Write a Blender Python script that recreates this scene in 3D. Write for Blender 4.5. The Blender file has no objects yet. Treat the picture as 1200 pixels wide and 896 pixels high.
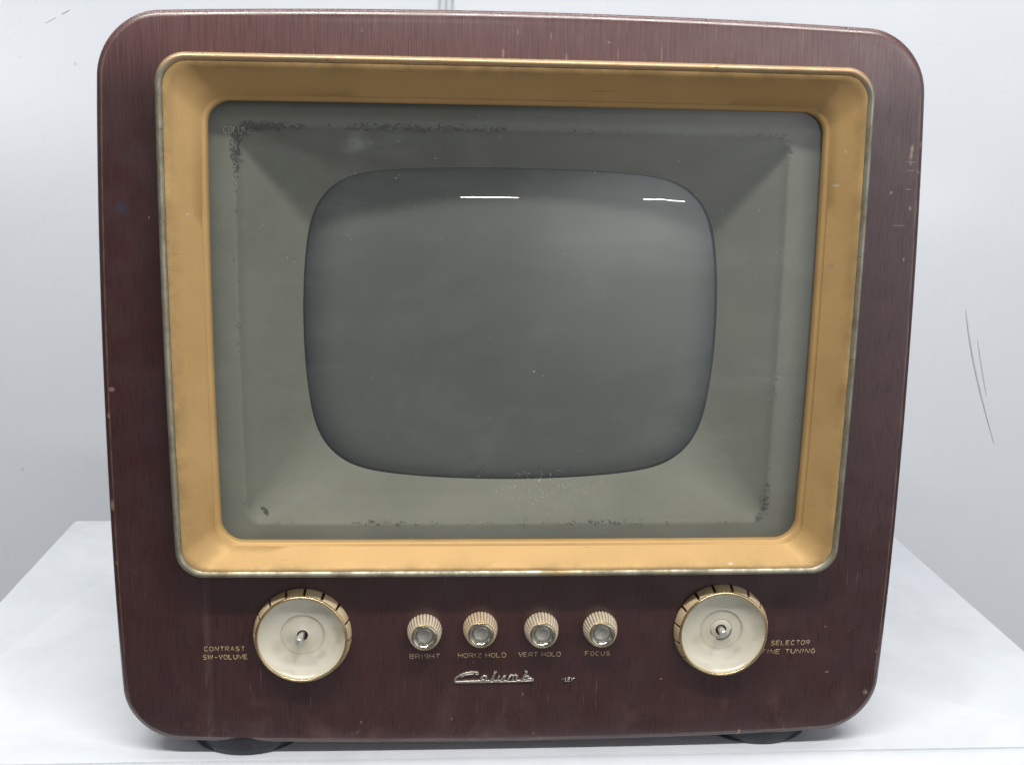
import bpy, math, random
import numpy as np
from mathutils import Matrix, Vector
random.seed(7)
S = bpy.context.scene
COL = S.collection

# ------------------------------------------------------------------ mesh helpers
def link(name, verts, faces, mat, parent=None, smooth=True, mats=None, fm=None, attr=None, sharp=None):
    me = bpy.data.meshes.new(name)
    me.from_pydata([tuple(map(float, v)) for v in verts], [], faces)
    me.materials.append(mat)
    for m in (mats or []): me.materials.append(m)
    if fm: me.polygons.foreach_set('material_index', fm)
    me.polygons.foreach_set('use_smooth', [smooth] * len(me.polygons))
    for k, v in (attr or {}).items():
        a = me.attributes.new(k, 'FLOAT', 'POINT'); a.data.foreach_set('value', [float(x) for x in v])
    me.update()
    if sharp: me.set_sharp_from_angle(angle=math.radians(sharp))
    o = bpy.data.objects.new(name, me); COL.objects.link(o)
    if parent: o.parent = parent
    return o

def loop(x0, z0, hw, hh, r, bx=0.0, bz=0.0, nc=14, ns=26):
    """rounded rectangle with gently bowed sides, fixed number of points, counter-clockwise in XZ"""
    P = []
    cs = [(hw - r, hh - r, 0), (-hw + r, hh - r, 90), (-hw + r, -hh + r, 180), (hw - r, -hh + r, 270)]
    for k, (cx, cz, a0) in enumerate(cs):
        for i in range(nc + 1):
            a = math.radians(a0 + 90 * i / nc)
            P.append((cx + r * math.cos(a), cz + r * math.sin(a)))
        nx, nz, na = cs[(k + 1) % 4]
        e = P[-1]; a = math.radians(na); s = (nx + r * math.cos(a), nz + r * math.sin(a))
        for i in range(1, ns):
            t = i / ns; P.append((e[0] + (s[0] - e[0]) * t, e[1] + (s[1] - e[1]) * t))
    P = np.array(P); x, z = P[:, 0], P[:, 1]
    X = x * (1 + bx / hw * (1 - (z / hh) ** 2)); Z = z * (1 + bz / hh * (1 - (x / hw) ** 2))
    return np.stack([X + x0, Z + z0], 1)

def loft(rings, cap0=False, cap1=False, flip=False):
    """rings: list of (N,3) arrays"""
    n = len(rings[0]); V = np.concatenate(rings); F = []
    for k in range(len(rings) - 1):
        for i in range(n):
            j = (i + 1) % n; f = (k * n + i, k * n + j, (k + 1) * n + j, (k + 1) * n + i)
            F.append(f[::-1] if flip else f)
    if cap0: F.append(tuple(range(n))[::-1] if not flip else tuple(range(n)))
    if cap1: F.append(tuple((len(rings) - 1) * n + i for i in (range(n) if not flip else reversed(range(n)))))
    return V, F

def ring3(L, y): 
    y = np.broadcast_to(y, (len(L),)); return np.stack([L[:, 0], y, L[:, 1]], 1)

def lathe(prof, n=96, c=(0, 0, 0), mod=None, cap0=False, cap1=False, angles=None):
    """prof: (radius, y). axis along Y. mod(r,y,angle)->r"""
    A = angles if angles is not None else [2 * math.pi * i / n for i in range(n)]
    R = []
    for r, y in prof:
        R.append(np.array([[c[0] + (mod(r, y, a) if mod else r) * math.cos(a), c[1] + y, c[2] + (mod(r, y, a) if mod else r) * math.sin(a)] for a in A]))
    return loft(R, cap0, cap1)

def merge(parts):
    V = []; F = []; o = 0
    for v, f in parts:
        V += [tuple(p) for p in v]; F += [tuple(i + o for i in q) for q in f]; o += len(v)
    return V, F

def tube(pts, rx, ry, n=8, closed=False):
    """flattened tube along a polyline lying in an XZ plane. pts (x,y,z)"""
    P = [np.array(p, float) for p in pts]; m = len(P); R = []
    for i, p in enumerate(P):
        a = P[max(i - 1, 0)]; b = P[min(i + 1, m - 1)]
        t = b - a; t = t / (np.linalg.norm(t) + 1e-12)
        s = np.cross(t, (0, 1, 0)); s /= np.linalg.norm(s) + 1e-12
        sc = 1.0
        if 0 < i < m - 1:
            t1 = (P[i] - a) / (np.linalg.norm(P[i] - a) + 1e-12); sc = min(1.6, 1 / max(.5, abs(np.dot(t1, t))))
        R.append(np.array([p + s * rx * sc * math.cos(2 * math.pi * k / n) + np.array((0, 1, 0)) * ry * math.sin(2 * math.pi * k / n) for k in range(n)]))
    return loft(R, True, True)

def box(x0, x1, y0, y1, z0, z1):
    v = [(x, y, z) for x in (x0, x1) for y in (y0, y1) for z in (z0, z1)]
    f = [(0, 1, 3, 2), (4, 6, 7, 5), (0, 4, 5, 1), (2, 3, 7, 6), (0, 2, 6, 4), (1, 5, 7, 3)]
    return v, f

# ------------------------------------------------------------------ node helpers
class M:
    def __init__(s, name):
        s.m = bpy.data.materials.new(name); s.m.use_nodes = True; s.t = s.m.node_tree; s.t.nodes.clear()
        s.out = s.n('ShaderNodeOutputMaterial'); s.b = s.n('ShaderNodeBsdfPrincipled'); s.l(s.b.outputs[0], s.out.inputs[0])
        s.tc = s.n('ShaderNodeTexCoord').outputs['Object']
    def n(s, t, **k):
        x = s.t.nodes.new(t)
        for a, v in k.items(): setattr(x, a, v)
        return x
    def l(s, a, b): s.t.links.new(a, b)
    def put(s, sock, v):
        if isinstance(v, bpy.types.NodeSocket): s.l(v, sock)
        elif isinstance(v, (tuple, list)) and sock.type == 'RGBA' and len(v) == 3: sock.default_value = (*v, 1)
        else: sock.default_value = v
    def set(s, **k):
        for a, v in k.items(): s.put(s.b.inputs[a.replace('_', ' ')], v)
        return s
    def map(s, scale=(1, 1, 1), loc=(0, 0, 0), rot=(0, 0, 0), src=None):
        x = s.n('ShaderNodeMapping'); s.l(src or s.tc, x.inputs[0])
        x.inputs['Scale'].default_value = scale; x.inputs['Location'].default_value = loc; x.inputs['Rotation'].default_value = rot
        return x.outputs[0]
    def noise(s, vec, scale=5, detail=4, rough=.5, dist=0):
        x = s.n('ShaderNodeTexNoise'); s.l(vec, x.inputs['Vector'])
        x.inputs['Scale'].default_value = scale; x.inputs['Detail'].default_value = detail
        x.inputs['Roughness'].default_value = rough; x.inputs['Distortion'].default_value = dist
        return x.outputs['Fac']
    def voro(s, vec, scale, rnd=1.0, feature='F1'):
        x = s.n('ShaderNodeTexVoronoi', feature=feature); s.l(vec, x.inputs['Vector']); x.inputs['Scale'].default_value = scale
        x.inputs['Randomness'].default_value = rnd
        return x.outputs['Distance']
    def ramp(s, f, lo, hi, a=0.0, b=1.0, smooth=True):
        x = s.n('ShaderNodeMapRange', interpolation_type='SMOOTHSTEP' if smooth else 'LINEAR'); s.put(x.inputs[0], f)
        x.inputs[1].default_value = lo; x.inputs[2].default_value = hi; x.inputs[3].default_value = a; x.inputs[4].default_value = b
        return x.outputs[0]
    def math(s, op, a, b=0.0, c=None):
        x = s.n('ShaderNodeMath', operation=op); s.put(x.inputs[0], a); s.put(x.inputs[1], b)
        if c is not None: s.put(x.inputs[2], c)
        return x.outputs[0]
    def mix(s, f, a, b):
        x = s.n('ShaderNodeMix', data_type='RGBA'); s.put(x.inputs[0], f); s.put(x.inputs[6], a); s.put(x.inputs[7], b)
        return x.outputs[2]
    def attr(s, name): return s.n('ShaderNodeAttribute', attribute_name=name).outputs['Fac']
    def sep(s, v=None):
        x = s.n('ShaderNodeSeparateXYZ'); s.l(v or s.tc, x.inputs[0]); return x.outputs
    def bump(s, h, strength=.3, dist=.001, prev=None):
        x = s.n('ShaderNodeBump'); s.l(h, x.inputs['Height']); x.inputs['Strength'].default_value = strength; x.inputs['Distance'].default_value = dist
        if prev: s.l(prev, x.inputs['Normal'])
        return x.outputs[0]
    def spot(s, x, z, rx, rz, src=None):
        """soft elliptical mask round (x,z)"""
        v = s.map(scale=(1 / rx, 0, 1 / rz), loc=(-x / rx, 0, -z / rz), src=src)
        q = s.n('ShaderNodeVectorMath', operation='LENGTH'); s.l(v, q.inputs[0])
        return s.ramp(q.outputs['Value'], 1.0, 0.0)

# ------------------------------------------------------------------ materials
def m_wood():
    m = M('mahogany_lacquer')
    tone = m.noise(m.map((7, 7, 2.2)), 1.0, 4, .6)
    fib = m.noise(m.map((2100, 60, 45)), 1.0, 3, .65)
    pore = m.noise(m.map((2600, 100, 60), (3, 1, 2)), 1.0, 2, .5)
    band = m.noise(m.map((95, 10, 1.6), (9, 0, 0)), 1.0, 3, .6)
    c = m.mix(m.ramp(tone, .3, .7), (.042, .0140, .0145), (.056, .0185, .0180))
    c = m.mix(m.math('MULTIPLY', m.ramp(fib, .42, .68), .38), c, (.088, .036, .034))
    c = m.mix(m.math('MULTIPLY', m.ramp(band, .45, .75), .18), c, (.068, .022, .018))
    c = m.mix(m.math('MULTIPLY', m.ramp(pore, .56, .66), .75), c, (.010, .004, .004))
    # ceiling reflection painted into the top rail as streaky pale fibres
    top = m.ramp(m.sep()[2], .185, .238)
    top_sheen = m.math('MULTIPLY', top, m.ramp(m.noise(m.map((1300, 40, 26), (5, 5, 5)), 1, 4, .65), .30, .72))
    c = m.mix(m.math('MULTIPLY', top, .16), c, (.24, .118, .110)); c = m.mix(m.math('MULTIPLY', top_sheen, .48), c, (.24, .118, .110))
    # scuffs and cloudy wipe marks
    cl = m.noise(m.map((26, 26, 18), (1, 4, 7)), 1, 5, .65, .8)
    low = m.ramp(m.sep()[2], -.17, -.245)
    c = m.mix(m.math('MULTIPLY', m.math('MULTIPLY', m.ramp(cl, .5, .75), low), .45), c, (.16, .085, .08))
    # glossy streak down the lower left, its sheen painted as a paler line
    st = m.math('MULTIPLY', m.ramp(m.math('ABSOLUTE', m.math('ADD', m.sep()[0], .2088)), .0042, .0005), m.ramp(m.sep()[2], -.115, -.145))
    st = m.math('MULTIPLY', st, m.ramp(m.noise(m.map((300, 1, 40)), 1, 3), .2, .75))
    c = m.mix(m.math('MULTIPLY', st, .22), c, (.20, .14, .13))
    # little scratches / chips
    ch = m.voro(m.map((120, 120, 62), (2, 3, 1)), 1.0)
    pick = m.noise(m.map((31, 31, 31), (8, 8, 8)), 1, 1)
    chip = m.math('MULTIPLY', m.ramp(ch, .10, .05), m.ramp(pick, .60, .66))
    c = m.mix(m.math('MULTIPLY', chip, .8), c, (.33, .18, .13))
    fs = m.noise(m.map((1200, 100, 34), (12, 7, 7)), 1, 2)
    sc = m.math('MULTIPLY', m.ramp(fs, .70, .76), m.ramp(m.noise(m.map((14, 14, 20), (4, 4, 4)), 1, 2), .45, .62))
    c = m.mix(m.math('MULTIPLY', sc, .55), c, (.40, .24, .20))
    # worn edge
    w = m.attr('wear'); wn = m.noise(m.map((60, 60, 42)), 1, 5, .7)
    wm = m.ramp(m.math('ADD', w, m.math('MULTIPLY', m.math('SUBTRACT', wn, .5), 1.5)), .5, .95)
    c = m.mix(m.math('MULTIPLY', wm, .6), c, (.20, .125, .095))
    big = m.math('MULTIPLY', m.ramp(m.noise(m.map((48, 48, 30), (6, 1, 9)), 1, 3, .7), .66, .72), m.ramp(m.attr('edge'), .2, .7))
    c = m.mix(big, c, (.30, .19, .13))
    # small ink-blue stain on left stile
    bl = m.math('MULTIPLY', m.spot(-.2515, .1215, .006, .006), m.ramp(m.noise(m.map((300, 300, 300)), 1, 2), .35, .6))
    c = m.mix(m.math('MULTIPLY', bl, .8), c, (.02, .05, .10))
    # individual knocks and scratches (x, z, half width, half height, strength)
    bits = None; fine = m.ramp(m.noise(m.map((900, 900, 900), (2, 8, 2)), 1, 2), .30, .50)
    for (x, z, rx, rz, a) in ((.2606, -.2186, .0024, .0028, .95), (.2303, -.2016, .0022, .0009, .8), (-.2640, .0049, .0030, .0022, .7), (-.2672, -.0130, .0014, .0030, .7),
                              (-.2679, -.0746, .0018, .0055, .8), (.2590, .1600, .0046, .0005, .6), (.2590, .1545, .0040, .0005, .55), (.2588, .1423, .0044, .0005, .7),
                              (.2540, .1185, .0060, .0005, .6), (.2470, .1400, .0015, .0015, .7), (.2610, .130, .0012, .0020, .8), (.2596, .0960, .0010, .0016, .8),
                              (-.0110, .2225, .0012, .0040, .7), (-.0020, .2360, .0006, .0030, .6), (.0190, .2340, .0006, .0036, .7), (.0290, .2210, .0010, .0034, .7),
                              (.0900, .2250, .0007, .0070, .55), (.0620, .2230, .0006, .0060, .5), (.0560, .2310, .0018, .0012, .5), (.1091, -.2047, .0016, .0008, .8), (.226, -.1662, .0014, .0007, .7)):
        b_ = m.math('MULTIPLY', m.ramp(m.spot(x, z, rx, rz), .0, .5), a); bits = b_ if bits is None else m.math('MAXIMUM', bits, b_)
    c = m.mix(m.math('MULTIPLY', m.math('MULTIPLY', bits, .75), fine), c, (.38, .26, .21))
    rg = m.math('ADD', m.ramp(m.noise(m.map((40, 40, 40)), 1, 4), .3, .7, .24, .40), 0.0)
    m.set(Base_Color=c, Roughness=rg, Specular_IOR_Level=.75, Coat_Weight=.4, Coat_Roughness=.18,
          Normal=m.bump(m.math('SUBTRACT', fib, m.ramp(pore, .56, .66)), .22, .0003))
    return m.m

def m_gold():
    m = M('aged_gold_metal')
    n1 = m.noise(m.map((22, 22, 22)), 1, 5, .6); n2 = m.noise(m.map((700, 700, 700)), 1, 2, .6)
    c = m.mix(m.ramp(n1, .3, .72), (.535, .338, .135), (.585, .380, .158))
    c = m.mix(m.math('MULTIPLY', m.ramp(n2, .45, .75), .22), c, (.42, .26, .10))
    # tarnished spots
    v = m.voro(m.map((60, 60, 60), (4, 5, 6)), 1.0); pk = m.noise(m.map((18, 18, 18), (5, 2, 2)), 1, 2)
    sp = m.math('MULTIPLY', m.ramp(v, .16, .05), m.ramp(pk, .54, .62))
    c = m.mix(m.math('MULTIPLY', sp, .6), c, (.34, .30, .26))
    ln = m.math('MULTIPLY', m.ramp(m.noise(m.map((30, 30, 900), (1, 1, 4)), 1, 2), .68, .74), m.ramp(pk, .45, .6))
    c = m.mix(m.math('MULTIPLY', ln, .5), c, (.22, .13, .05))
    # brown tarnish toward the outer lip, carrying some painted shade for the top slope
    w = m.math('MULTIPLY', m.attr('tarnish_shade'), m.ramp(m.noise(m.map((45, 45, 45), (1, 8, 1)), 1, 5, .7), .35, .65))
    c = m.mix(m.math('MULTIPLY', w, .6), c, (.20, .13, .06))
    for (x, z, rx, rz) in ((.2066, .1443, .0030, .0014), (.2100, .1660, .0012, .0012), (-.2085, .120, .0016, .0010), (.150, -.1120, .0030, .0010)):
        c = m.mix(m.math('MULTIPLY', m.spot(x, z, rx, rz), .8), c, (.62, .58, .50))
    m.set(Base_Color=c, Metallic=.28, Roughness=m.ramp(n1, .3, .7, .48, .60), Specular_IOR_Level=.35,
          Normal=m.bump(n2, .12, .0003))
    return m.m

def m_rim():
    m = M('worn_nickel_rim')
    n = m.noise(m.map((80, 80, 50)), 1, 6, .7); n2 = m.noise(m.map((18, 18, 14), (3, 3, 3)), 1, 4, .6)
    c = m.mix(m.ramp(n, .35, .65), (.40, .38, .29), (.22, .20, .14))
    c = m.mix(m.math('MULTIPLY', m.ramp(n2, .5, .68), .8), c, (.36, .25, .11))
    # brighter gold along the upper outside of the frame
    top = m.math('MULTIPLY', m.ramp(m.sep()[2], .205, .212), m.ramp(m.noise(m.map((9, 9, 9)), 1, 2), .25, .5))
    c = m.mix(m.math('MULTIPLY', top, .7), c, (.66, .42, .22))
    g = m.ramp(m.noise(m.map((120, 120, 260), (7, 7, 7)), 1, 4, .7), .6, .72)
    c = m.mix(m.math('MULTIPLY', g, .6), c, (.06, .055, .04))
    m.set(Base_Color=c, Metallic=.6, Roughness=m.ramp(n, .3, .7, .36, .55), Normal=m.bump(n, .10, .0004))
    return m.m

def BLOB(m):      # coordinates centred on the smear in the lower left corner, turned 40 degrees
    v = m.n('ShaderNodeVectorMath', operation='ADD'); m.l(m.tc, v.inputs[0]); v.inputs[1].default_value = (.1695, 0, .0842)
    r = m.n('ShaderNodeVectorRotate', rotation_type='Y_AXIS'); m.l(v.outputs[0], r.inputs[0]); r.inputs['Angle'].default_value = math.radians(-48)
    return r.outputs[0]
def m_mask():
    m = M('grey_green_mask_paint')
    n = m.noise(m.map((16, 16, 16)), 1, 5, .6); f = m.noise(m.map((900, 900, 900)), 1, 2, .6)
    c = m.mix(m.ramp(n, .3, .7), (.180, .190, .150), (.220, .228, .182))
    c = m.mix(m.math('MULTIPLY', m.ramp(f, .4, .75), .3), c, (.27, .265, .215))
    # dusty sediment in patches
    d = m.noise(m.map((10, 10, 26), (2, 9, 4)), 1, 5, .7, .5)
    c = m.mix(m.math('MULTIPLY', m.ramp(d, .52, .75), .35), c, (.31, .295, .24))
    # black flaking along the fold
    e = m.attr('fold')
    b1 = m.noise(m.map((240, 240, 330), (1, 2, 3)), 1, 5, .75, 1.2)
    b2 = m.noise(m.map((17, 17, 14), (5, 1, 2)), 1, 3, .6)
    k = m.math('ADD', m.math('MULTIPLY', b1, 1.0), m.math('ADD', m.math('MULTIPLY', e, .15), m.math('MULTIPLY', b2, .42)))
    k = m.math('ADD', k, m.math('MULTIPLY', m.spot(-.170, .168, .050, .042), .30)); k = m.math('ADD', k, m.math('MULTIPLY', m.spot(-.08, .174, .12, .02), .11))
    k = m.math('ADD', k, m.math('MULTIPLY', m.spot(.174, -.080, .022, .022), .15)); k = m.math('ADD', k, m.math('MULTIPLY', m.spot(-.03, -.091, .16, .012), .085)); k = m.math('ADD', k, m.math('MULTIPLY', m.spot(.172, .165, .03, .03), .10))
    k = m.math('MULTIPLY', m.ramp(k, .93, 1.03), m.ramp(e, .15, .45))
    c = m.mix(m.math('MULTIPLY', k, .85), c, (.035, .034, .035))
    big = m.math('MULTIPLY', m.spot(0, 0, .0062, .0026, m.map(loc=(.0, 0, .0), rot=(0, 0, 0), src=BLOB(m))), m.ramp(m.noise(m.map((260, 260, 260)), 1, 3), .3, .45))
    c = m.mix(m.math('MULTIPLY', m.ramp(big, .25, .5), .9), c, (.03, .03, .032))
    m.set(Base_Color=c, Roughness=.62, Specular_IOR_Level=.35, Normal=m.bump(f, .15, .0003))
    return m.m

def m_tube():
    m = M('picture_tube_glass')
    n = m.noise(m.map((9, 9, 9)), 1, 4, .6)
    c = m.mix(m.ramp(n, .3, .7), (.114, .131, .115), (.132, .148, .130))
    c = m.mix(m.math('MULTIPLY', m.attr('rim_shade'), .95), c, (.012, .018, .028))  # shade round the tube's edge, painted into the colour
    sp = m.ramp(m.voro(m.map((85, 85, 85)), 1.0), .035, .015)
    c = m.mix(m.math('MULTIPLY', sp, .5), c, (.5, .5, .46))
    m.set(Base_Color=c, Roughness=.45, Specular_IOR_Level=.3, Coat_Weight=1.0, Coat_Roughness=.012, Coat_IOR=1.5)
    return m.m

def m_pane():
    m = M('clear_safety_glass'); m.t.nodes.remove(m.b)
    tr = m.n('ShaderNodeBsdfTransparent'); tr.inputs[0].default_value = (.955, .955, .935, 1)
    gl = m.n('ShaderNodeBsdfGlossy'); gl.inputs['Roughness'].default_value = .03
    lw = m.n('ShaderNodeLayerWeight'); lw.inputs[0].default_value = .5
    fr = m.math('MULTIPLY_ADD', m.math('POWER', lw.outputs['Facing'], 5.0), .90, .075)   # both faces of a thin pane
    ms = m.n('ShaderNodeMixShader'); m.l(fr, ms.inputs[0]); m.l(tr.outputs[0], ms.inputs[1]); m.l(gl.outputs[0], ms.inputs[2])
    df = m.n('ShaderNodeBsdfDiffuse'); df.inputs[0].default_value = (.66, .70, .69, 1)
    # film of dust, plus grains of grit gathered low in the middle
    film = m.math('MULTIPLY', m.ramp(m.noise(m.map((14, 14, 30)), 1, 5, .65, .6), .42, .8), .035)
    film = m.math('ADD', film, .04)
    wipe = m.math('MULTIPLY', m.spot(-.105, .166, .030, .012), m.ramp(m.noise(m.map((60, 20, 90), rot=(0, .6, 0)), 1, 4), .4, .7))
    film = m.math('ADD', film, m.math('MULTIPLY', wipe, .09))
    z1 = m.spot(.016, -.0645, .060, .024)
    g1 = m.math('MULTIPLY', m.ramp(m.voro(m.map((620, 620, 620)), 1.0), .20, .10), m.ramp(m.math('ADD', m.noise(m.map((330, 330, 330), (3, 3, 3)), 1, 1), m.math('MULTIPLY', z1, .40)), .66, .76))
    z2 = m.spot(.010, -.062, .042, .022)
    g2 = m.math('MULTIPLY', m.ramp(m.voro(m.map((250, 250, 250), (1, 1, 8)), 1.0), .16, .10), m.ramp(m.math('ADD', m.noise(m.map((130, 130, 130), (3, 9, 3)), 1, 1), m.math('MULTIPLY', z2, .36)), .78, .86))
    g3 = m.math('MULTIPLY', m.ramp(m.voro(m.map((110, 110, 110), (5, 1, 8)), 1.0), .035, .018), .35)
    f = m.math('ADD', m.math('ADD', film, m.math('MULTIPLY', g1, .8)), m.math('ADD', m.math('MULTIPLY', g2, .9), g3))
    f = m.math('MINIMUM', f, .9)
    m2 = m.n('ShaderNodeMixShader'); m.l(f, m2.inputs[0]); m.l(ms.outputs[0], m2.inputs[1]); m.l(df.outputs[0], m2.inputs[2])
    m.l(m2.outputs[0], m.out.inputs[0])
    return m.m

def m_simple(name, col, rough=.4, metal=0.0, var=.15, scale=200, spec=.5, coat=0.0, bump=.1, col2=None):
    m = M(name); n = m.noise(m.map((scale,) * 3), 1, 4, .6)
    c2 = col2 or tuple(x * (1 - var * 2) for x in col)
    m.set(Base_Color=m.mix(m.ramp(n, .35, .7), col, c2), Roughness=m.ramp(n, .3, .7, rough * .85, rough * 1.2), Metallic=metal,
          Specular_IOR_Level=spec, Coat_Weight=coat, Coat_Roughness=.08, Normal=m.bump(n, bump, .0003))
    return m.m

def m_dish(name, stain):
    m = M(name)
    n = m.noise(m.map((55, 55, 55)), 1, 4, .55, .3)
    base = m.mix(m.ramp(m.noise(m.map((40, 40, 40), (2, 2, 2)), 1, 3), .3, .7), (.66, .62, .49), (.73, .70, .59))
    rad = m.attr('rad')
    mid = m.math('MULTIPLY', m.ramp(rad, .56, .50), m.ramp(n, .2, .7, .3, 1))
    c = m.mix(m.math('MULTIPLY', mid, .24), base, (.40, .36, .26))
    ringm = m.math('MULTIPLY', m.ramp(m.math('ABSOLUTE', m.math('SUBTRACT', rad, .49)), .05, .0), m.ramp(n, .35, .6, .25, 1))
    c = m.mix(m.math('MULTIPLY', ringm, .35), c, (.30, .24, .15))
    b = m.math('MULTIPLY', m.ramp(n, .52, .7), stain)
    c = m.mix(b, c, (.33, .26, .14))
    for (x, z, r) in ((-.016, -.009, .006), (.014, -.012, .005)):
        c = m.mix(m.math('MULTIPLY', m.spot(x, z, r, r * 1.2), .28), c, (.36, .30, .18))
    m.set(Base_Color=c, Roughness=.28, Specular_IOR_Level=.5, Coat_Weight=.3, Coat_Roughness=.15)
    return m.m

def m_white(name, col, gloss, scale, spec=.5, marks=True, lo=.0):
    m = M(name)
    n = m.noise(m.map((scale,) * 3), 1, 5, .6, .7); n2 = m.noise(m.map((scale * 4,) * 3, (4, 4, 4)), 1, 5, .65)
    c = m.mix(m.ramp(n, .3, .75), col, tuple(x * (.94 - lo) for x in col))
    if marks:
        k = m.noise(m.map((scale * 9, scale * 9, scale * 9), (3, 3, 3)), 1, 6, .75, 2)
        p = m.noise(m.map((scale * 1.6,) * 3, (7, 7, 7)), 1, 2)
        c = m.mix(m.math('MULTIPLY', m.math('MULTIPLY', m.ramp(k, .70, .78), m.ramp(p, .56, .66)), .55), c, (.25, .25, .26))
        v = m.ramp(m.voro(m.map((scale * 5,) * 3, (1, 6, 2)), 1), .035, .015)
        c = m.mix(m.math('MULTIPLY', v, .5), c, (.4, .4, .41))
    m.set(Base_Color=c, Roughness=m.ramp(n2, .3, .7, gloss * .8, gloss * 1.25), Specular_IOR_Level=spec, Normal=m.bump(n2, .10, .004))
    return m.m

WOOD = m_wood(); GOLD = m_gold(); RIM = m_rim(); MASK = m_mask(); TUBE = m_tube(); PANE = m_pane()
INNER = m_simple('dark_inside', (.02, .018, .018), .8)
CREAM = m_simple('cream_plastic', (.76, .67, .52), .34, 0, .12, 160, coat=.2, col2=(.68, .57, .42))
CREAM_GOLD = m_simple('amber_cream_plastic', (.68, .54, .34), .30, .0, .1, 120, coat=.4, col2=(.56, .41, .22))
SLOT = m_simple('dark_brown_slot', (.07, .042, .025), .7)  # dark brown for the large knobs' notches, centre hole and crack
GROOVE = m_simple('brown_groove', (.40, .28, .16), .5)  # darker brown between the ribs of the small knobs
BRASS = m_simple('polished_brass', (.80, .62, .34), .26, 1.0, .1, 60, bump=.0)
SILVER = m_simple('scuffed_chrome', (.62, .61, .53), .38, .75, .2, 900, bump=.5, col2=(.34, .33, .28))
SILVER2 = m_simple('bright_chrome_ring', (.78, .76, .66), .13, 1.0, .1, 500, bump=.3, col2=(.45, .43, .35))
BADGE = m_simple('dull_chrome_badge', (.66, .60, .53), .34, .85, .2, 1500, bump=.4, col2=(.30, .26, .22))
STEEL = m_simple('steel_shaft', (.55, .56, .58), .18, 1.0, .2, 800)
SHAFT = m_simple('brushed_steel', (.78, .78, .78), .30, .7, .1, 500)
BLACK = m_simple('black_rubber', (.017, .021, .028), .42, 0, .2, 300)
PRINT = m_simple('gold_lettering', (.66, .50, .27), .45, .1, .3, 1800, col2=(.34, .24, .13))
GHOST = m_simple('chalky_marking', (.27, .265, .23), .7)
DISH_L = m_dish('stained_cream_dish', .40); DISH_R = m_dish('cream_dish', .25)
WALLM = m_white('white_glossy_panel', (.765, .80, .84), .30, 2.2, .5, lo=-.03)
TABLEM = m_white('white_table_laminate', (.765, .80, .84), .42, 12, .5, lo=.035)
SEAM = m_simple('panel_joint', (.50, .55, .54), .5)
SCUFF = m_simple('grey_scuff', (.62, .64, .66), .7, scale=60, col2=(.66, .68, .70))
FLOORM = m_white('grey_floor', (.16, .16, .165), .5, 3, marks=False)

# ------------------------------------------------------------------ television
TZ = -.262                                  # table surface
tv = bpy.data.objects.new('television', None); COL.objects.link(tv); tv.location = (0, 0, TZ)
tv['label'] = 'vintage television in dark mahogany cabinet with gold screen surround and cream knobs'
tv['category'] = 'television'
def up(o):                                  # geometry is written in face-centred coordinates
    o.location = (0, 0, -TZ); return o

CW, CH, CR, CBX, CBZ = .2656, .2446, .0385, .0051, .0061
def crown(L):
    x = L[:, 0] / .268; z = L[:, 1] / .247
    return .0040 * np.abs(z) ** 4 + .0022 * np.abs(x) ** 4 - .0002
def cab(inset):
    L = loop(0, 0, CW - inset, CH - inset, max(CR - inset, .004), CBX, CBZ, 20, 44)
    return np.stack([L[:, 0] * (1 - .04 * L[:, 1]) + .0007, L[:, 1] * 1.003 - .0028], 1)
rings = []; wear = []; edge = []
hole = loop(0, .0492, .2165, .1612, .018, .0018, .0004, 20, 44)
outer = cab(.0048)
for t in np.linspace(0, 1, 9):
    L = hole * (1 - t) + outer * t
    rings.append(ring3(L, crown(L) if t > 0 else crown(L))); wear.append(0); edge.append(max(0, (t - .8) * 5) if t < 1 else 1)
for ins, dy, w, e in ((.0040, .0001, .75, 1), (.0034, .0003, .9, 1), (.0028, .0006, .5, 1), (.0022, .0009, .12, 1), (.0014, .0014, .0, 1), (.0006, .0021, 0, 1),
                      (.0001, .0030, .25, 1), (.0, .0042, .1, .8), (.0, .03, 0, 0), (.0, .12, 0, 0), (.001, .30, 0, 0), (.003, .40, 0, 0), (.012, .408, .2, .5)):
    L = cab(ins); c = crown(cab(.004)); rings.append(ring3(L, c * max(0, 1 - dy * 8) + dy)); wear.append(w); edge.append(e)
V, F = loft(rings, flip=True); n = len(hole)
nr = len(rings); F.append(tuple((nr - 1) * n + i for i in range(n)))
cabinet = up(link('cabinet', V, F, WOOD, tv, attr={'wear': np.repeat(wear, n), 'edge': np.repeat(edge, n)}, sharp=55))

# ---- gold bezel
bo = dict(x0=.0002, z0=.0492, bx=.0019, bz=.0006)
def bl(ins, r=None): return loop(bo['x0'], bo['z0'], .2243 - ins, .1690 - ins, .0185 - ins * .6, bo['bx'], bo['bz'], 16, 30)
OPEN = loop(.0012, .0455, .1970, .1446, .0145, .0018, .0006, 16, 30)
B0 = bl(.0052); Rb = []; tarn_shade = []
Rb.append(ring3(B0, -.0163)); tarn_shade.append(1)
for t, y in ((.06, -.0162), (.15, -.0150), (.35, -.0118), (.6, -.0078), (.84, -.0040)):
    L = B0 * (1 - t) + OPEN * t; Rb.append(ring3(L, y)); tarn_shade.append(max(0, .9 - t * 2.4))
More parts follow.
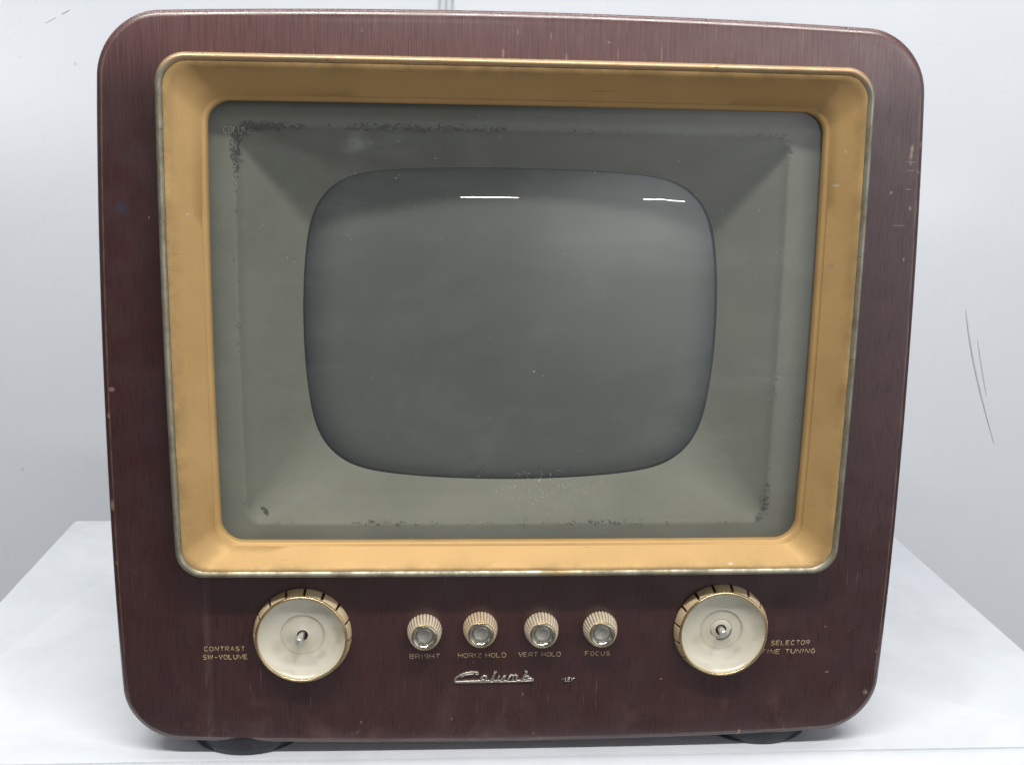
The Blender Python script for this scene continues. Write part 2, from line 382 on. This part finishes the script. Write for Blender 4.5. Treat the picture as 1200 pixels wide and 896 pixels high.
# rolled inner lip
d = (B0 - OPEN); d /= np.linalg.norm(d, axis=1)[:, None]
for k, y in ((.0042, -.0030), (.0030, -.0024), (.0016, -.0019), (.0006, -.0012), (.0, .0002), (.0, .0030)):
    Rb.append(ring3(OPEN + d * k, y)); tarn_shade.append(0)
V, F = loft(Rb, flip=False); F = [f[::-1] for f in F]
bez = up(link('bezel', V, [f[::-1] for f in F], GOLD, tv, attr={'tarnish_shade': np.repeat(tarn_shade, len(B0))}, sharp=50))
Rr = []
for ins, y in ((.0006, .0020), (.0002, -.004), (.0, -.0105), (.0002, -.0138), (.0008, -.0160), (.0016, -.0173), (.0024, -.0178), (.0033, -.0177), (.0042, -.0171), (.0050, -.0163)):
    Rr.append(ring3(bl(ins), y))
V, F = loft(Rr)
rim = link('rim', V, F, RIM, bez, sharp=60)

# ---- safety glass
G = loop(.0008, .0458, .1985, .1465, .017, .0018, .0006, 10, 20)
V, F = loft([ring3(G * 1.0, .0036)], True, False)
V2, F2 = loft([ring3(G, .0036), ring3(G, .0040)], True, True)
glass = up(link('safety_glass', V, [tuple(range(len(V)))], PANE, tv, smooth=False))
glass['label'] = 'flat dusty glass pane in front of the tube, grit along its lower middle'

# ---- picture tube
TR, TX, TZc, YP = .55, .0010, .0417, .0290
def tube_y(x, z):
    r2 = (x - TX) ** 2 + (z - TZc) ** 2; return YP + TR - np.sqrt(TR ** 2 - r2)
TO = dict(hw=.1349, hh=.1032, r=.0340, bx=.0105, bz=.0062)
def tl(ins):
    L = loop(0, 0, TO['hw'] - ins, TO['hh'] - ins, max(TO['r'] - ins, .012), TO['bx'], TO['bz'], 20, 30)
    for _ in range(40): L = (np.roll(L, 1, 0) + 2 * L + np.roll(L, -1, 0)) / 4
    return np.stack([L[:, 0] * (1 + .045 * L[:, 1]) + TX, L[:, 1] * (1 - .03 * L[:, 0]) + TZc], 1)
rings = []; rd = []
big = tl(-.006)
for t in list(np.linspace(.02, .86, 24)) + [.875, .89, .905, .92, .945, .965, .98, 1.0]:
    L = (big - (TX, TZc)) * t + (TX, TZc)
    roll = .006 * max(0, (t - .965) / .035) ** 2
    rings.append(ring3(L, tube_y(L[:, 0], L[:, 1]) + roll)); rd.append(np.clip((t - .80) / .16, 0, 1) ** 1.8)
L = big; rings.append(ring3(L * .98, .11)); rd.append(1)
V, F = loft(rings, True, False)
crt = up(link('picture_tube', V, F, TUBE, tv, attr={'rim_shade': np.repeat(rd, len(big))}))

# ---- mask round the tube
def ml(hw, hh, r, x0=-.0005, z0=.0420): return loop(x0, z0, hw, hh, r, .0016, .0006, 20, 30)
fold = ml(.1806, .1330, .011); yb = .0118
Rm = []; fo = []
back = loop(.0008, .0458, .207, .156, .018, .0018, .0006, 20, 30)
for t in (0, .3, .6): 
    Rm.append(ring3(back * (1 - t) + fold * t, yb)); fo.append(0)
for ins, dy, f in ((-.0045, 0, .0), (-.0022, 0, .6), (-.0008, .0, 1), (.0004, .0004, 1), (.0012, .0013, .9), (.0026, .0040, .35)):
    L = ml(.1806 - ins, .1330 - ins, .011 - ins * .6); Rm.append(ring3(L, yb + dy)); fo.append(f)
lip = tl(0); ly = tube_y(lip[:, 0], lip[:, 1]) - .0016
s0 = Rm[-1]
for t in (.08, .2, .4, .6, .8, .93, 1.0):
    q = ring3(lip, ly); Rm.append(s0 * (1 - t) + q * t); fo.append(max(0, .25 - t))
l2 = tl(-.0012); Rm.append(ring3(l2, ly + .0008)); fo.append(0)
V, F = loft(Rm)
mask = up(link('screen_mask', V, [f[::-1] for f in F], MASK, tv, attr={'fold': np.repeat(fo, len(fold))}, sharp=40))

# ---- lettering (single-stroke alphabet, cells 1 wide x 1 high)
def arc(cx, cy, rx, ry, a0, a1, n=9):
    return [(cx + rx * math.cos(math.radians(a0 + (a1 - a0) * i / n)), cy + ry * math.sin(math.radians(a0 + (a1 - a0) * i / n))) for i in range(n + 1)]
O_ = arc(.5, .5, .5, .5, 90, 450, 18)
GL = {
 'A': [[(0, 0), (.5, 1), (1, 0)], [(.2, .36), (.8, .36)]],
 'B': [[(0, 0), (0, 1), (.65, 1)] + arc(.65, .76, .28, .24, 90, -90, 6) + [(0, .52)], [(.65, .52)] + arc(.68, .26, .3, .26, 90, -90, 6) + [(0, 0)]],
 'C': [arc(.5, .5, .5, .5, 45, 315, 14)],
 'D': [[(0, 0), (0, 1), (.5, 1)] + arc(.5, .5, .5, .5, 90, -90, 10) + [(0, 0)]],
 'E': [[(.9, 1), (0, 1), (0, 0), (.9, 0)], [(0, .5), (.75, .5)]],
 'F': [[(.9, 1), (0, 1), (0, 0)], [(0, .5), (.7, .5)]],
 'G': [arc(.5, .5, .5, .5, 50, 350, 14) + [(.99, .45), (.6, .45)]],
 'H': [[(0, 0), (0, 1)], [(.95, 0), (.95, 1)], [(0, .5), (.95, .5)]],
 'I': [[(.5, 0), (.5, 1)]],
 'L': [[(0, 1), (0, 0), (.85, 0)]],
 'M': [[(0, 0), (0, 1), (.5, .1), (1, 1), (1, 0)]],
 'N': [[(0, 0), (0, 1), (1, 0), (1, 1)]],
 'O': [O_],
 'R': [[(0, 0), (0, 1), (.65, 1)] + arc(.65, .75, .3, .25, 90, -90, 6) + [(0, .5)], [(.5, .5), (.95, 0)]],
 'S': [arc(.5, .75, .42, .25, 30, 270, 9) + arc(.5, .25, .45, .25, 90, -150, 9)],
 'T': [[(0, 1), (1, 1)], [(.5, 1), (.5, 0)]],
 'U': [[(0, 1), (0, .4)] + arc(.5, .4, .5, .4, 180, 360, 9) + [(1, 1)]],
 'V': [[(0, 1), (.5, 0), (1, 1)]],
 'W': [[(0, 1), (.25, 0), (.5, .95), (.75, 0), (1, 1)]],
 'Y': [[(0, 1), (.5, .5), (1, 1)], [(.5, .5), (.5, 0)]],
 'Z': [[(0, 1), (1, 1), (0, 0), (1, 0)]],
 '-': [[(.1, .45), (.9, .45)]],
 # rubbed G that has lost its jaw and reads almost like a 9
 'g': [arc(.5, .7, .42, .3, -60, 250, 12), [(.92, .7), (.9, .25)] + arc(.5, .25, .4, .25, 0, -120, 6)],
 # T with half its bar rubbed off, A printed without its apex
 't': [[(.25, 1), (1, 1)], [(.55, 1), (.55, 0)]],
 'a': [[(0, 0), (0, .7)] + arc(.45, .7, .45, .3, 180, 0, 6) + [(.9, 0)], [(0, .4), (.9, .4)]],
}
WD = {' ': .45, 'I': .3, 'W': 1.35, 'M': 1.25}
def text_mesh(word, xa, xb, zc, h, w=.00026, slant=0.0, rise=0.0, gap=.42, y=-.00012, th=.00012, sparse=True):
    units = sum(WD.get(c, 1) for c in word) + gap * (len(word) - 1)
    u = (xb - xa) / units; x = xa; parts = []
    for c in word:
        adv = WD.get(c, 1)
        for st in GL.get(c, []):
            pts = []
            for (px, pz) in st:
                gx = (px * max(adv, 1) if c != 'I' else .15) * u; X = x + gx + slant * pz * h; Z = zc - h / 2 + pz * h + rise * (x - xa)
                yy = float(crown(np.array([[X, Z]]))[0]); pts.append((X, yy + y, Z))
            parts.append(tube(pts, w * random.uniform(.85, 1.12), th, 6))
        x += (adv + gap) * u
    return merge(parts)
def printed(name, label, lines):
    P = [text_mesh(*a, **k) for a, k in lines]
    o = up(link(name, *merge(P), PRINT, tv)); o['label'] = label
hh = .0032
printed('printed_lettering', 'gold lettering CONTRAST and SW-VOLUME', [(('CONTRASt', -.2108, -.1834, -.1781, hh), {}), (('SW-VOLUME', -.2120, -.1814, -.1844, hh), dict(rise=.01))])
printed('printed_lettering', 'gold lettering BRIGHT', [(('BRIgHT', -.0694, -.0487, -.1850, hh), {})])
printed('printed_lettering', 'gold lettering HORIZ HOLD', [(('HORIZ HOLD', -.0356, -.0022, -.1848, hh), dict(gap=.36))])
printed('printed_lettering', 'gold lettering VERT HOLD', [(('VEaT HOLD', .0069, .0364, -.1846, hh), dict(gap=.36))])
printed('printed_lettering', 'gold lettering FOCUS', [(('FOCUS', .0540, .0714, -.1844, hh), dict(gap=.5))])
printed('printed_lettering', 'gold lettering SELECTOR and FINE TUNING', [(('SELECTOR', .1872, .2152, -.1781, hh), dict(slant=.12)), (('FINE TUNING', .1806, .2198, -.1848, hh), dict(slant=.12))])

# ---- script badge; coordinates measured in tenths of a photo pixel from its left end, 1 unit = .0602 mm
def badge(name, label, strokes, x0, z0, w, th, parent=tv, smooth=1):
    P = []
    for k, (st, ww) in enumerate(strokes):
        # smooth the polyline
        a = np.array(st, float)
        if len(a) > 2:
            for _ in range(smooth):
                b = [a[0]]
                for i in range(len(a) - 1): b += [a[i] * .75 + a[i + 1] * .25, a[i] * .25 + a[i + 1] * .75]
                b.append(a[-1]); a = np.array(b)
        pts = []
        for (px, py) in a:
            X = x0 + px * 6.02e-5; Z = z0 - py * 6.02e-5
            pts.append((X, float(crown(np.array([[X, Z]]))[0]) - th * .7, Z))
        P.append(tube(pts, w * ww, th, 8))
    o = up(link(name, *merge(P), BADGE, parent)); o['label'] = label; return o
# from the enlarged photo: x 120..1050, y 60..205 at 10 px per photo pixel
ST = [([(395, 100), (400, 75), (365, 70), (300, 70), (230, 90), (170, 118), (130, 150), (130, 195), (190, 192), (300, 186), (420, 184), (440, 176), (475, 168)], 1.0),
      ([(350, 92), (300, 95), (250, 104), (200, 130)], .6), ([(365, 95), (400, 100)], .7),
      ([(430, 178), (440, 140), (470, 118), (500, 125), (495, 160), (470, 182), (440, 186)], .95),
      ([(470, 186), (545, 186), (570, 150), (600, 70)], 1.0), ([(600, 70), (620, 68)], .9), ([(600, 75), (575, 150), (575, 186), (640, 186)], .9),
      ([(650, 118), (628, 170), (640, 188), (670, 180), (712, 120)], .95), ([(722, 116), (700, 165), (702, 188), (745, 188)], .95),
      ([(740, 188), (785, 112)], .95), ([(785, 115), (825, 115), (800, 185)], .85), ([(825, 115), (868, 117), (845, 165), (850, 186), (910, 184)], .9),
      ([(910, 184), (940, 130), (975, 68)], 1.0), ([(945, 68), (985, 68)], .7), ([(940, 150), (990, 115), (985, 155), (940, 186)], .85),
      ([(130, 200), (300, 196), (600, 196), (900, 194), (1050, 188)], .7), ([(930, 186), (1000, 158), (1035, 160), (1050, 186)], .9)]
ST = [([(x - 120, y - 60) for x, y in s], w) for s, w in ST]
bd = badge('script_badge', 'chrome script badge reading Columb, its last letters broken off', ST, -.0385, -.1968, .00084, .0009)
FR = [([(0, 16), (8, 12)], .5), ([(22, 12), (16, 28)], .5), ([(48, 2), (36, 46), (62, 46)], 1.0), ([(104, 2), (78, 2), (68, 46), (96, 46)], 1.0), ([(74, 24), (96, 24)], .8), ([(116, 2), (122, 24), (150, 2)], 1.0), ([(122, 24), (116, 46)], 1.0)]
bf = badge('badge_fragment', 'last surviving chrome letters of the broken badge', FR, .0378, -.2026, .00042, .0007, smooth=0)

# ghost marking on the glass, upper left
gm = []
for (x, z, s) in ((-.1872, .1742, 1), (-.1845, .1744, 1), (-.1822, .1744, 1.2), (-.1800, .1744, 1), (-.1778, .1744, 1)): pass
gm.append(text_mesh('COLUI', -.1870, -.1738, .1722, .0042, w=.00016, gap=.35, y=.0031, th=.00008))
gm = up(link('glass_marking', *merge(gm), GHOST, tv)); gm['label'] = 'faint chalky marking in the upper left corner of the glass'

# ---- large knobs
def big_knob(x, z, rot, dishmat, right):
    o = bpy.data.objects.new('tuning_knob', None); COL.objects.link(o); o.parent = tv; o.location = (x, .0004, z - TZ); o.rotation_euler = (0, math.radians(rot), 0)
    o['label'] = 'large cream dish knob with brass ring, ' + ('right of the four small knobs' if right else 'left of the four small knobs')
    NS = 16; A = []
    for k in range(NS):
        c = 2 * math.pi * k / NS
        for dd in (-1.9, -1.5, -1.1, 0, 1.1, 1.5, 1.9): A.append(c + math.radians(dd))
        for i in range(1, 7): A.append(c + math.radians(1.9) + (2 * math.pi / NS - math.radians(3.8)) * i / 7)
    def mod(r, y, a):
        k = (a / (2 * math.pi / NS)); f = abs(k - round(k)) * 360 / NS
        d = 1.0 if f < 1.2 else (.5 if f < 1.6 else 0)
        return r - d * .0018 * (1 if y > -.0078 else .15)
    prof = [(.0332, .0), (.0337, -.0008), (.0336, -.0022), (.0331, -.0042), (.0324, -.0062), (.0316, -.0078), (.0311, -.0086)]
    V, F = lathe(prof, c=(0, 0, 0), mod=mod, angles=A)
    n = len(A); fm = []
    for f in F:
        idx = f[0] % n; j = idx % 13; fm.append(1 if j in (1, 2, 3, 4) and f[0] // n < 5 else 0)
    link('fluted_skirt', V, F, CREAM_GOLD, o, mats=[SLOT], fm=fm, sharp=35)
    V, F = lathe([(.0312, -.0083), (.0314, -.0091), (.0309, -.0099), (.0301, -.0101), (.0296, -.0096), (.0295, -.0088)], 128)
    link('brass_ring', V, F, BRASS, o)
    dp = [(.0296, -.0090), (.0291, -.0080), (.0278, -.0068), (.0255, -.0054), (.0225, -.0042), (.0185, -.0032), (.0158, -.0028), (.0151, -.0026), (.0147, -.0021), (.0140, -.0019), (.0110, -.0017)]
    dp += [(.0080, -.0016), (.0075, -.0011), (.0070, -.0014), (.0050, -.0016), (.0039, -.0016), (.0036, -.0008), (.0036, .0030), (.0, .0030)] if right else [(.0080, -.0016), (.0050, -.0018), (.0038, -.0020), (.0034, -.0010), (.0034, .0030), (.0, .0030)]
    V, F = lathe(dp, 128); rad = np.repeat([p[0] / .0296 for p in dp], 128)
    fm = [1 if f[0] // 128 >= len(dp) - 4 else 0 for f in F]
    link('dish', V, F, dishmat, o, mats=[SLOT], fm=fm, attr={'rad': rad}, sharp=30)
    if right:
        cr = [tube([(.0072 * math.cos(math.radians(a)), -.0018, .0072 * math.sin(math.radians(a))) for a in np.linspace(a0, a1, 22)], .00022 * w, .0003, 6) for a0, a1, w in ((-105, 12, 1.0), (185, 222, .5))]
        link('crack', *merge(cr), SLOT, o)
    # D-shaped shaft
    L = .0145 if not right else .0100; m = 28; R = []
    for y, s in ((0, 1), (-L + .0006, 1), (-L, .8)):
        pr = []
        for i in range(m):
            a = 2 * math.pi * i / m; px, pz = .0026 * s * math.cos(a), .0026 * s * math.sin(a)
            px = min(px, .0015 * s)
            pr.append((px, y, pz))
        R.append(np.array(pr))
    V, F = loft([R[0], R[1] * (1, 1, 1), R[2]], False, True)
    sh = link('shaft', V, F, SHAFT, o, sharp=30); sh.rotation_euler = (math.radians(0), 0, math.radians(-6 if not right else 3))
    return o
big_knob(-.1432, -.1672, 4, DISH_L, False)
big_knob(.1497, -.1664, 9, DISH_R, True)

# ---- small knobs
def small_knob(x, z, rot, what, warm):
    o = bpy.data.objects.new('control_knob', None); COL.objects.link(o); o.parent = tv; o.location = (x, .0003, z - TZ); o.rotation_euler = (0, math.radians(rot), 0)
    o['label'] = 'small ribbed cream knob with chrome cap above ' + what
    NS = 30; n = NS * 8
    def mod(r, y, a):
        if y < -.0122 or r < .0095: return r
        return r - .00085 * (1 - abs(math.sin(a * NS / 2))) ** 1.5 * (1 if y > -.0105 else .6)
    prof = [(.0118, 0), (.0121, -.0010), (.01205, -.0028), (.0118, -.0050), (.0114, -.0072), (.0109, -.0094), (.0104, -.0110), (.0100, -.0121), (.0095, -.0127), (.0089, -.0124)]
    V, F = lathe(prof, n, mod=mod)
    fm = [1 if (f[0] % n) % 8 in (7, 0) and f[0] // n < 7 else 0 for f in F]
    link('ribbed_skirt', V, F, CREAM if not warm else CREAM_W, o, mats=[GROOVE], fm=fm, sharp=40)
    V, F = lathe([(.0091, -.0121), (.0091, -.0130), (.0087, -.0134), (.0084, -.0132)], 72); link('brass_ring', V, F, BRASS, o)
    V, F = lathe([(.0085, -.0130), (.0080, -.0136), (.0072, -.0134), (.0063, -.0122), (.0056, -.0108), (.0055, -.0106)], 72)
    cap = link('chrome_cap', V, F, SILVER2, o)
    V, F = lathe([(.0056, -.0107), (.0053, -.0113), (.0047, -.0114), (.0035, -.0110), (.0018, -.0107), (.0, -.0106)], 72)
    link('cap_centre', V, F, SILVER, cap)
    return o
CREAM_W = m_simple('warm_cream_plastic', (.74, .60, .42), .34, 0, .12, 160, coat=.2, col2=(.66, .50, .32))
small_knob(-.0593, -.1648, 0, 'BRIGHT', False); small_knob(-.0206, -.1634, 5, 'HORIZ HOLD', True)
small_knob(.0221, -.1642, 3, 'VERT HOLD', False); small_knob(.0634, -.1640, 8, 'FOCUS', False)

# ---- feet
for x, y in ((-.187, .0495), (.1895, .0525), (-.187, .33), (.1895, .33)):
    V, F = lathe([(.0, 0), (.0415, 0), (.0435, -.0012), (.0452, -.006), (.0456, -.0145)], 72)
    V = [(p[0], p[2], p[1] * -1) for p in V]
    o = link('foot', V, F, BLACK, tv, sharp=50); o.location = (x, y, 0)

# ------------------------------------------------------------------ table
tb = bpy.data.objects.new('table', None); COL.objects.link(tb); tb.location = (.0045, .05, TZ - .75)
tb['label'] = 'white laminate table the television stands on'; tb['category'] = 'table'
X0, X1, Y0, Y1 = -.4615, .4615, -.0505, .472
R = []
def tr(i, z): return np.array([(x, y, z) for x, y in loop(0, (Y0 + Y1) / 2, X1 - i, (Y1 - Y0) / 2 - min(i, .0006), .002 if i < .002 else .001, 0, 0, 4, 8)])
R = [tr(.0, .722), tr(.0, .748), tr(.0006, .7494), tr(.0018, .75)]
V, F = loft(R, True, True)
link('tabletop', V, F, TABLEM, tb, sharp=50)
# rounded nosing along the front edge
P = [(Y0 - .0006, .7496)] + [(Y0 - .003 - .016 * math.sin(math.radians(a)), .734 + .016 * math.cos(math.radians(a))) for a in range(0, 91, 9)] + [(Y0 - .019, .722), (Y0 - .0006, .722)]
V, F = loft([np.array([(x, y, z) for y, z in P]) for x in (-X1, X1)], True, True)
link('front_edge', V, F, TABLEM, tb, sharp=50)
for sx in (-1, 1):
    for yy in (Y0 + .05, Y1 - .05):
        V, F = box(sx * .42 - .02, sx * .42 + .02, yy - .02, yy + .02, 0, .7215); link('leg', V, F, STEEL, tb, smooth=False)

# ------------------------------------------------------------------ wall (large gloss panels) and floor
WY = .90
nx, nz = 180, 140; V = []
def ripple(x, z):
    r = .0035 * math.sin(2.1 * x + .7) * math.cos(1.7 * z)
    # sheet springs outward above a diagonal crease on the right side
    d = z - (.105 - .30 * (x - .55)); k = max(0.0, min(1.0, (x - .42) / .3))
    r += .02 * k * max(0.0, d)
    r += .016 * math.tanh((z - .24) / .10) * math.exp(-((x + .66) / .16) ** 2)
    r += .007 * math.tanh((z - .10) / .07) * math.exp(-((x - .60) / .10) ** 2)
    return r
for j in range(nz + 1):
    for i in range(nx + 1):
        x = -2.2 + 4.4 * i / nx; z = -1.05 + 3.1 * j / nz; V.append((x, WY + ripple(x, z), z))
F = [(j * (nx + 1) + i, j * (nx + 1) + i + 1, (j + 1) * (nx + 1) + i + 1, (j + 1) * (nx + 1) + i) for j in range(nz) for i in range(nx)]
wall = link('wall', V, F, WALLM); wall['kind'] = 'structure'; wall['label'] = 'white glossy panelled wall behind the table'
P = []
for xa, w in ((-.0466, .0011), (-.0378, .0008), (-.0292, .0012)):
    P.append(box(xa - w / 2, xa + w / 2, WY - .0035, WY + .004, -1.0, 2.0))
link('panel_joint', *merge(P), SEAM, wall, smooth=False)
def mark(pts, w):
    a = np.array(pts, float)
    for _ in range(2):
        b = [a[0]]
        for i in range(len(a) - 1): b += [a[i] * .75 + a[i + 1] * .25, a[i] * .25 + a[i + 1] * .75]
        b.append(a[-1]); a = np.array(b)
    P = [(x, WY + ripple(x, z) - .0006, z) for x, z in a]; m = len(P)
    R = []
    for i, p in enumerate(P):
        s = max(.08, math.sin(math.pi * i / (m - 1)) ** .7) * w
        R.append(np.array([(p[0] - s, p[1], p[2]), (p[0], p[1] - .0004, p[2]), (p[0] + s, p[1], p[2]), (p[0], p[1] + .0004, p[2])]))
    return loft(R, True, True)
P = [mark([(.734, -.066), (.745, -.115), (.765, -.18), (.800, -.273)], .0012), mark([(.757, -.112), (.768, -.155), (.780, -.198)], .0007),
     mark([(-.553, .320), (-.542, .326)], .0012), mark([(-.575, .308), (-.560, .316)], .0005)]
link('scuff_mark', *merge(P), SCUFF, wall)
V, F = box(-3, 3, -3, WY + .05, -1.10, -1.0121); fl = link('floor', V, F, FLOORM, smooth=False); fl['kind'] = 'structure'; fl['label'] = 'grey floor under the table'

# ------------------------------------------------------------------ lights: fluorescent ceiling strips
def strip(name, loc, look, sx, sy, power, col=(1, .985, .96)):
    l = bpy.data.lights.new(name, 'AREA'); l.shape = 'RECTANGLE'; l.size = sx; l.size_y = sy; l.energy = power; l.color = col
    o = bpy.data.objects.new(name, l); COL.objects.link(o); o.location = loc
    d = Vector(look) - Vector(loc); o.rotation_euler = d.to_track_quat('-Z', 'Y').to_euler(); return o
# two far tubes whose reflections show as thin lines on the picture tube
CAMP = np.array((-.05463783, -.75473306, .17203042))
def refl(x, z, H):
    p = np.array((x, tube_y(x, z), z)); nrm = np.array((TX, YP + TR, TZc)) - p; nrm = -nrm / np.linalg.norm(nrm)
    nrm = -nrm if nrm[1] > 0 else nrm
    d = p - CAMP; d /= np.linalg.norm(d); r = d - 2 * d.dot(nrm) * nrm
    t = (H - p[2]) / r[2]; return p + r * t
H = 1.75
FAR = []
for (xa, za, xb, zb) in ((-.0361, .1309, .0031, .1312), (.0896, .1310, .1200, .1297)):
    A, B = refl(xa, za, H), refl(xb, zb, H)
    mid = (A + B) / 2; L = np.linalg.norm(B - A); ang = math.atan2(B[1] - A[1], B[0] - A[0])
    print('far strip', mid, L, math.degrees(ang))
    l = bpy.data.lights.new('ceiling_tube', 'AREA'); l.shape = 'RECTANGLE'; l.size = L; l.size_y = .022; l.energy = 26 * L; l.color = (1, .98, .95)
    o = bpy.data.objects.new('ceiling_tube', l); COL.objects.link(o); o.location = mid; o.rotation_euler = (0, 0, ang)
strip('ceiling_strip', (-.1, -.005, 1.85), (-.1, .0, 0), 2.6, .08, 19)
strip('ceiling_strip', (-.05, -1.08, 1.88), (.0, -.2, 0), 2.6, .07, 57)

w = bpy.data.worlds.new('World'); S.world = w; w.use_nodes = True; t = w.node_tree
bg = t.nodes['Background']; tc = t.nodes.new('ShaderNodeTexCoord'); sp = t.nodes.new('ShaderNodeSeparateXYZ'); t.links.new(tc.outputs['Generated'], sp.inputs[0])
cr = t.nodes.new('ShaderNodeValToRGB'); mr = t.nodes.new('ShaderNodeMapRange'); t.links.new(sp.outputs[2], mr.inputs[0]); mr.inputs[1].default_value = -1; mr.inputs[2].default_value = 1
t.links.new(mr.outputs[0], cr.inputs[0]); e = cr.color_ramp.elements
e[0].position = 0; e[0].color = (.03, .03, .03, 1); e[1].position = 1; e[1].color = (.45, .47, .50, 1)
for ps, c_ in ((.31, (.04, .04, .04, 1)), (.41, (.62, .64, .70, 1)), (.50, (.80, .82, .86, 1)), (.57, (2.0, 2.0, 2.1, 1)), (.65, (1.6, 1.6, 1.7, 1)), (.74, (.6, .61, .64, 1))):
    x = cr.color_ramp.elements.new(ps); x.color = c_
t.links.new(cr.outputs[0], bg.inputs[0]); 
# the room is brighter to the right of the camera
mx = t.nodes.new('ShaderNodeMapRange'); t.links.new(sp.outputs[0], mx.inputs[0]); mx.inputs[1].default_value = -1; mx.inputs[2].default_value = 1; mx.inputs[3].default_value = .16; mx.inputs[4].default_value = .36
t.links.new(mx.outputs[0], bg.inputs[1])
# dim figure and clutter of the room behind the camera, seen only as soft reflections
mp = t.nodes.new('ShaderNodeMapping'); t.links.new(tc.outputs['Generated'], mp.inputs[0]); mp.inputs['Location'].default_value = (.35, 0, -.15); mp.inputs['Scale'].default_value = (3.2, 0, 1.6)
ln = t.nodes.new('ShaderNodeVectorMath'); ln.operation = 'LENGTH'; t.links.new(mp.outputs[0], ln.inputs[0])
m1 = t.nodes.new('ShaderNodeMapRange'); t.links.new(ln.outputs['Value'], m1.inputs[0]); m1.inputs[1].default_value = .45; m1.inputs[2].default_value = 1.3; m1.inputs[3].default_value = .35; m1.inputs[4].default_value = 1
br = t.nodes.new('ShaderNodeTexBrick'); t.links.new(tc.outputs['Generated'], br.inputs['Vector'])
mp2 = t.nodes.new('ShaderNodeMapping'); t.links.new(tc.outputs['Generated'], mp2.inputs[0]); mp2.inputs['Rotation'].default_value = (math.radians(90), 0, 0); t.links.new(mp2.outputs[0], br.inputs['Vector'])
br.inputs['Scale'].default_value = 2.2; br.inputs['Color1'].default_value = (.75, .75, .75, 1); br.inputs['Color2'].default_value = (1.25, 1.25, 1.25, 1); br.inputs['Mortar'].default_value = (.8, .8, .8, 1); br.inputs['Mortar Size'].default_value = .01
mu = t.nodes.new('ShaderNodeMath'); mu.operation = 'MULTIPLY'; t.links.new(mx.outputs[0], mu.inputs[0]); t.links.new(m1.outputs[0], mu.inputs[1])
mu2 = t.nodes.new('ShaderNodeMath'); mu2.operation = 'MULTIPLY'; t.links.new(mu.outputs[0], mu2.inputs[0]); t.links.new(br.outputs['Color'], mu2.inputs[1])
# broad pale glow added to the right behind the camera, for the tube's reflection
dt = t.nodes.new('ShaderNodeVectorMath'); dt.operation = 'DOT_PRODUCT'; t.links.new(tc.outputs['Generated'], dt.inputs[0]); dt.inputs[1].default_value = Vector((.60, -.80, -.02)).normalized()
m3 = t.nodes.new('ShaderNodeMapRange'); m3.interpolation_type = 'SMOOTHSTEP'; t.links.new(dt.outputs['Value'], m3.inputs[0]); m3.inputs[1].default_value = .80; m3.inputs[2].default_value = .985; m3.inputs[3].default_value = 0; m3.inputs[4].default_value = .85
ad = t.nodes.new('ShaderNodeMath'); ad.operation = 'ADD'; t.links.new(mu2.outputs[0], ad.inputs[0]); t.links.new(m3.outputs[0], ad.inputs[1])
t.links.new(ad.outputs[0], bg.inputs[1])

# ------------------------------------------------------------------ camera
cd = bpy.data.cameras.new('camera'); cam = bpy.data.objects.new('camera', cd); COL.objects.link(cam); S.camera = cam
cd.sensor_width = 36; cd.lens = 1358.32 / 1200 * 36; cd.clip_start = .01; cd.clip_end = 50
r = Vector((0.99764077, -0.06602342, 0.01880956)); u = Vector((-0.00462069, 0.20878979, 0.97794963)); f = Vector((0.06849482, 0.97572933, -0.20799213))
mt = Matrix((( r[0], u[0], -f[0], CAMP[0]), (r[1], u[1], -f[1], CAMP[1]), (r[2], u[2], -f[2], CAMP[2]), (0, 0, 0, 1)))
cam.matrix_world = mt
S.view_settings.view_transform = 'Standard'; S.view_settings.look = 'None'; S.view_settings.exposure = 0; S.view_settings.gamma = 1
S.render.resolution_x = 1024; S.render.resolution_y = 764
S.cycles.max_bounces = 8; S.cycles.transparent_max_bounces = 8; S.cycles.use_denoising = True
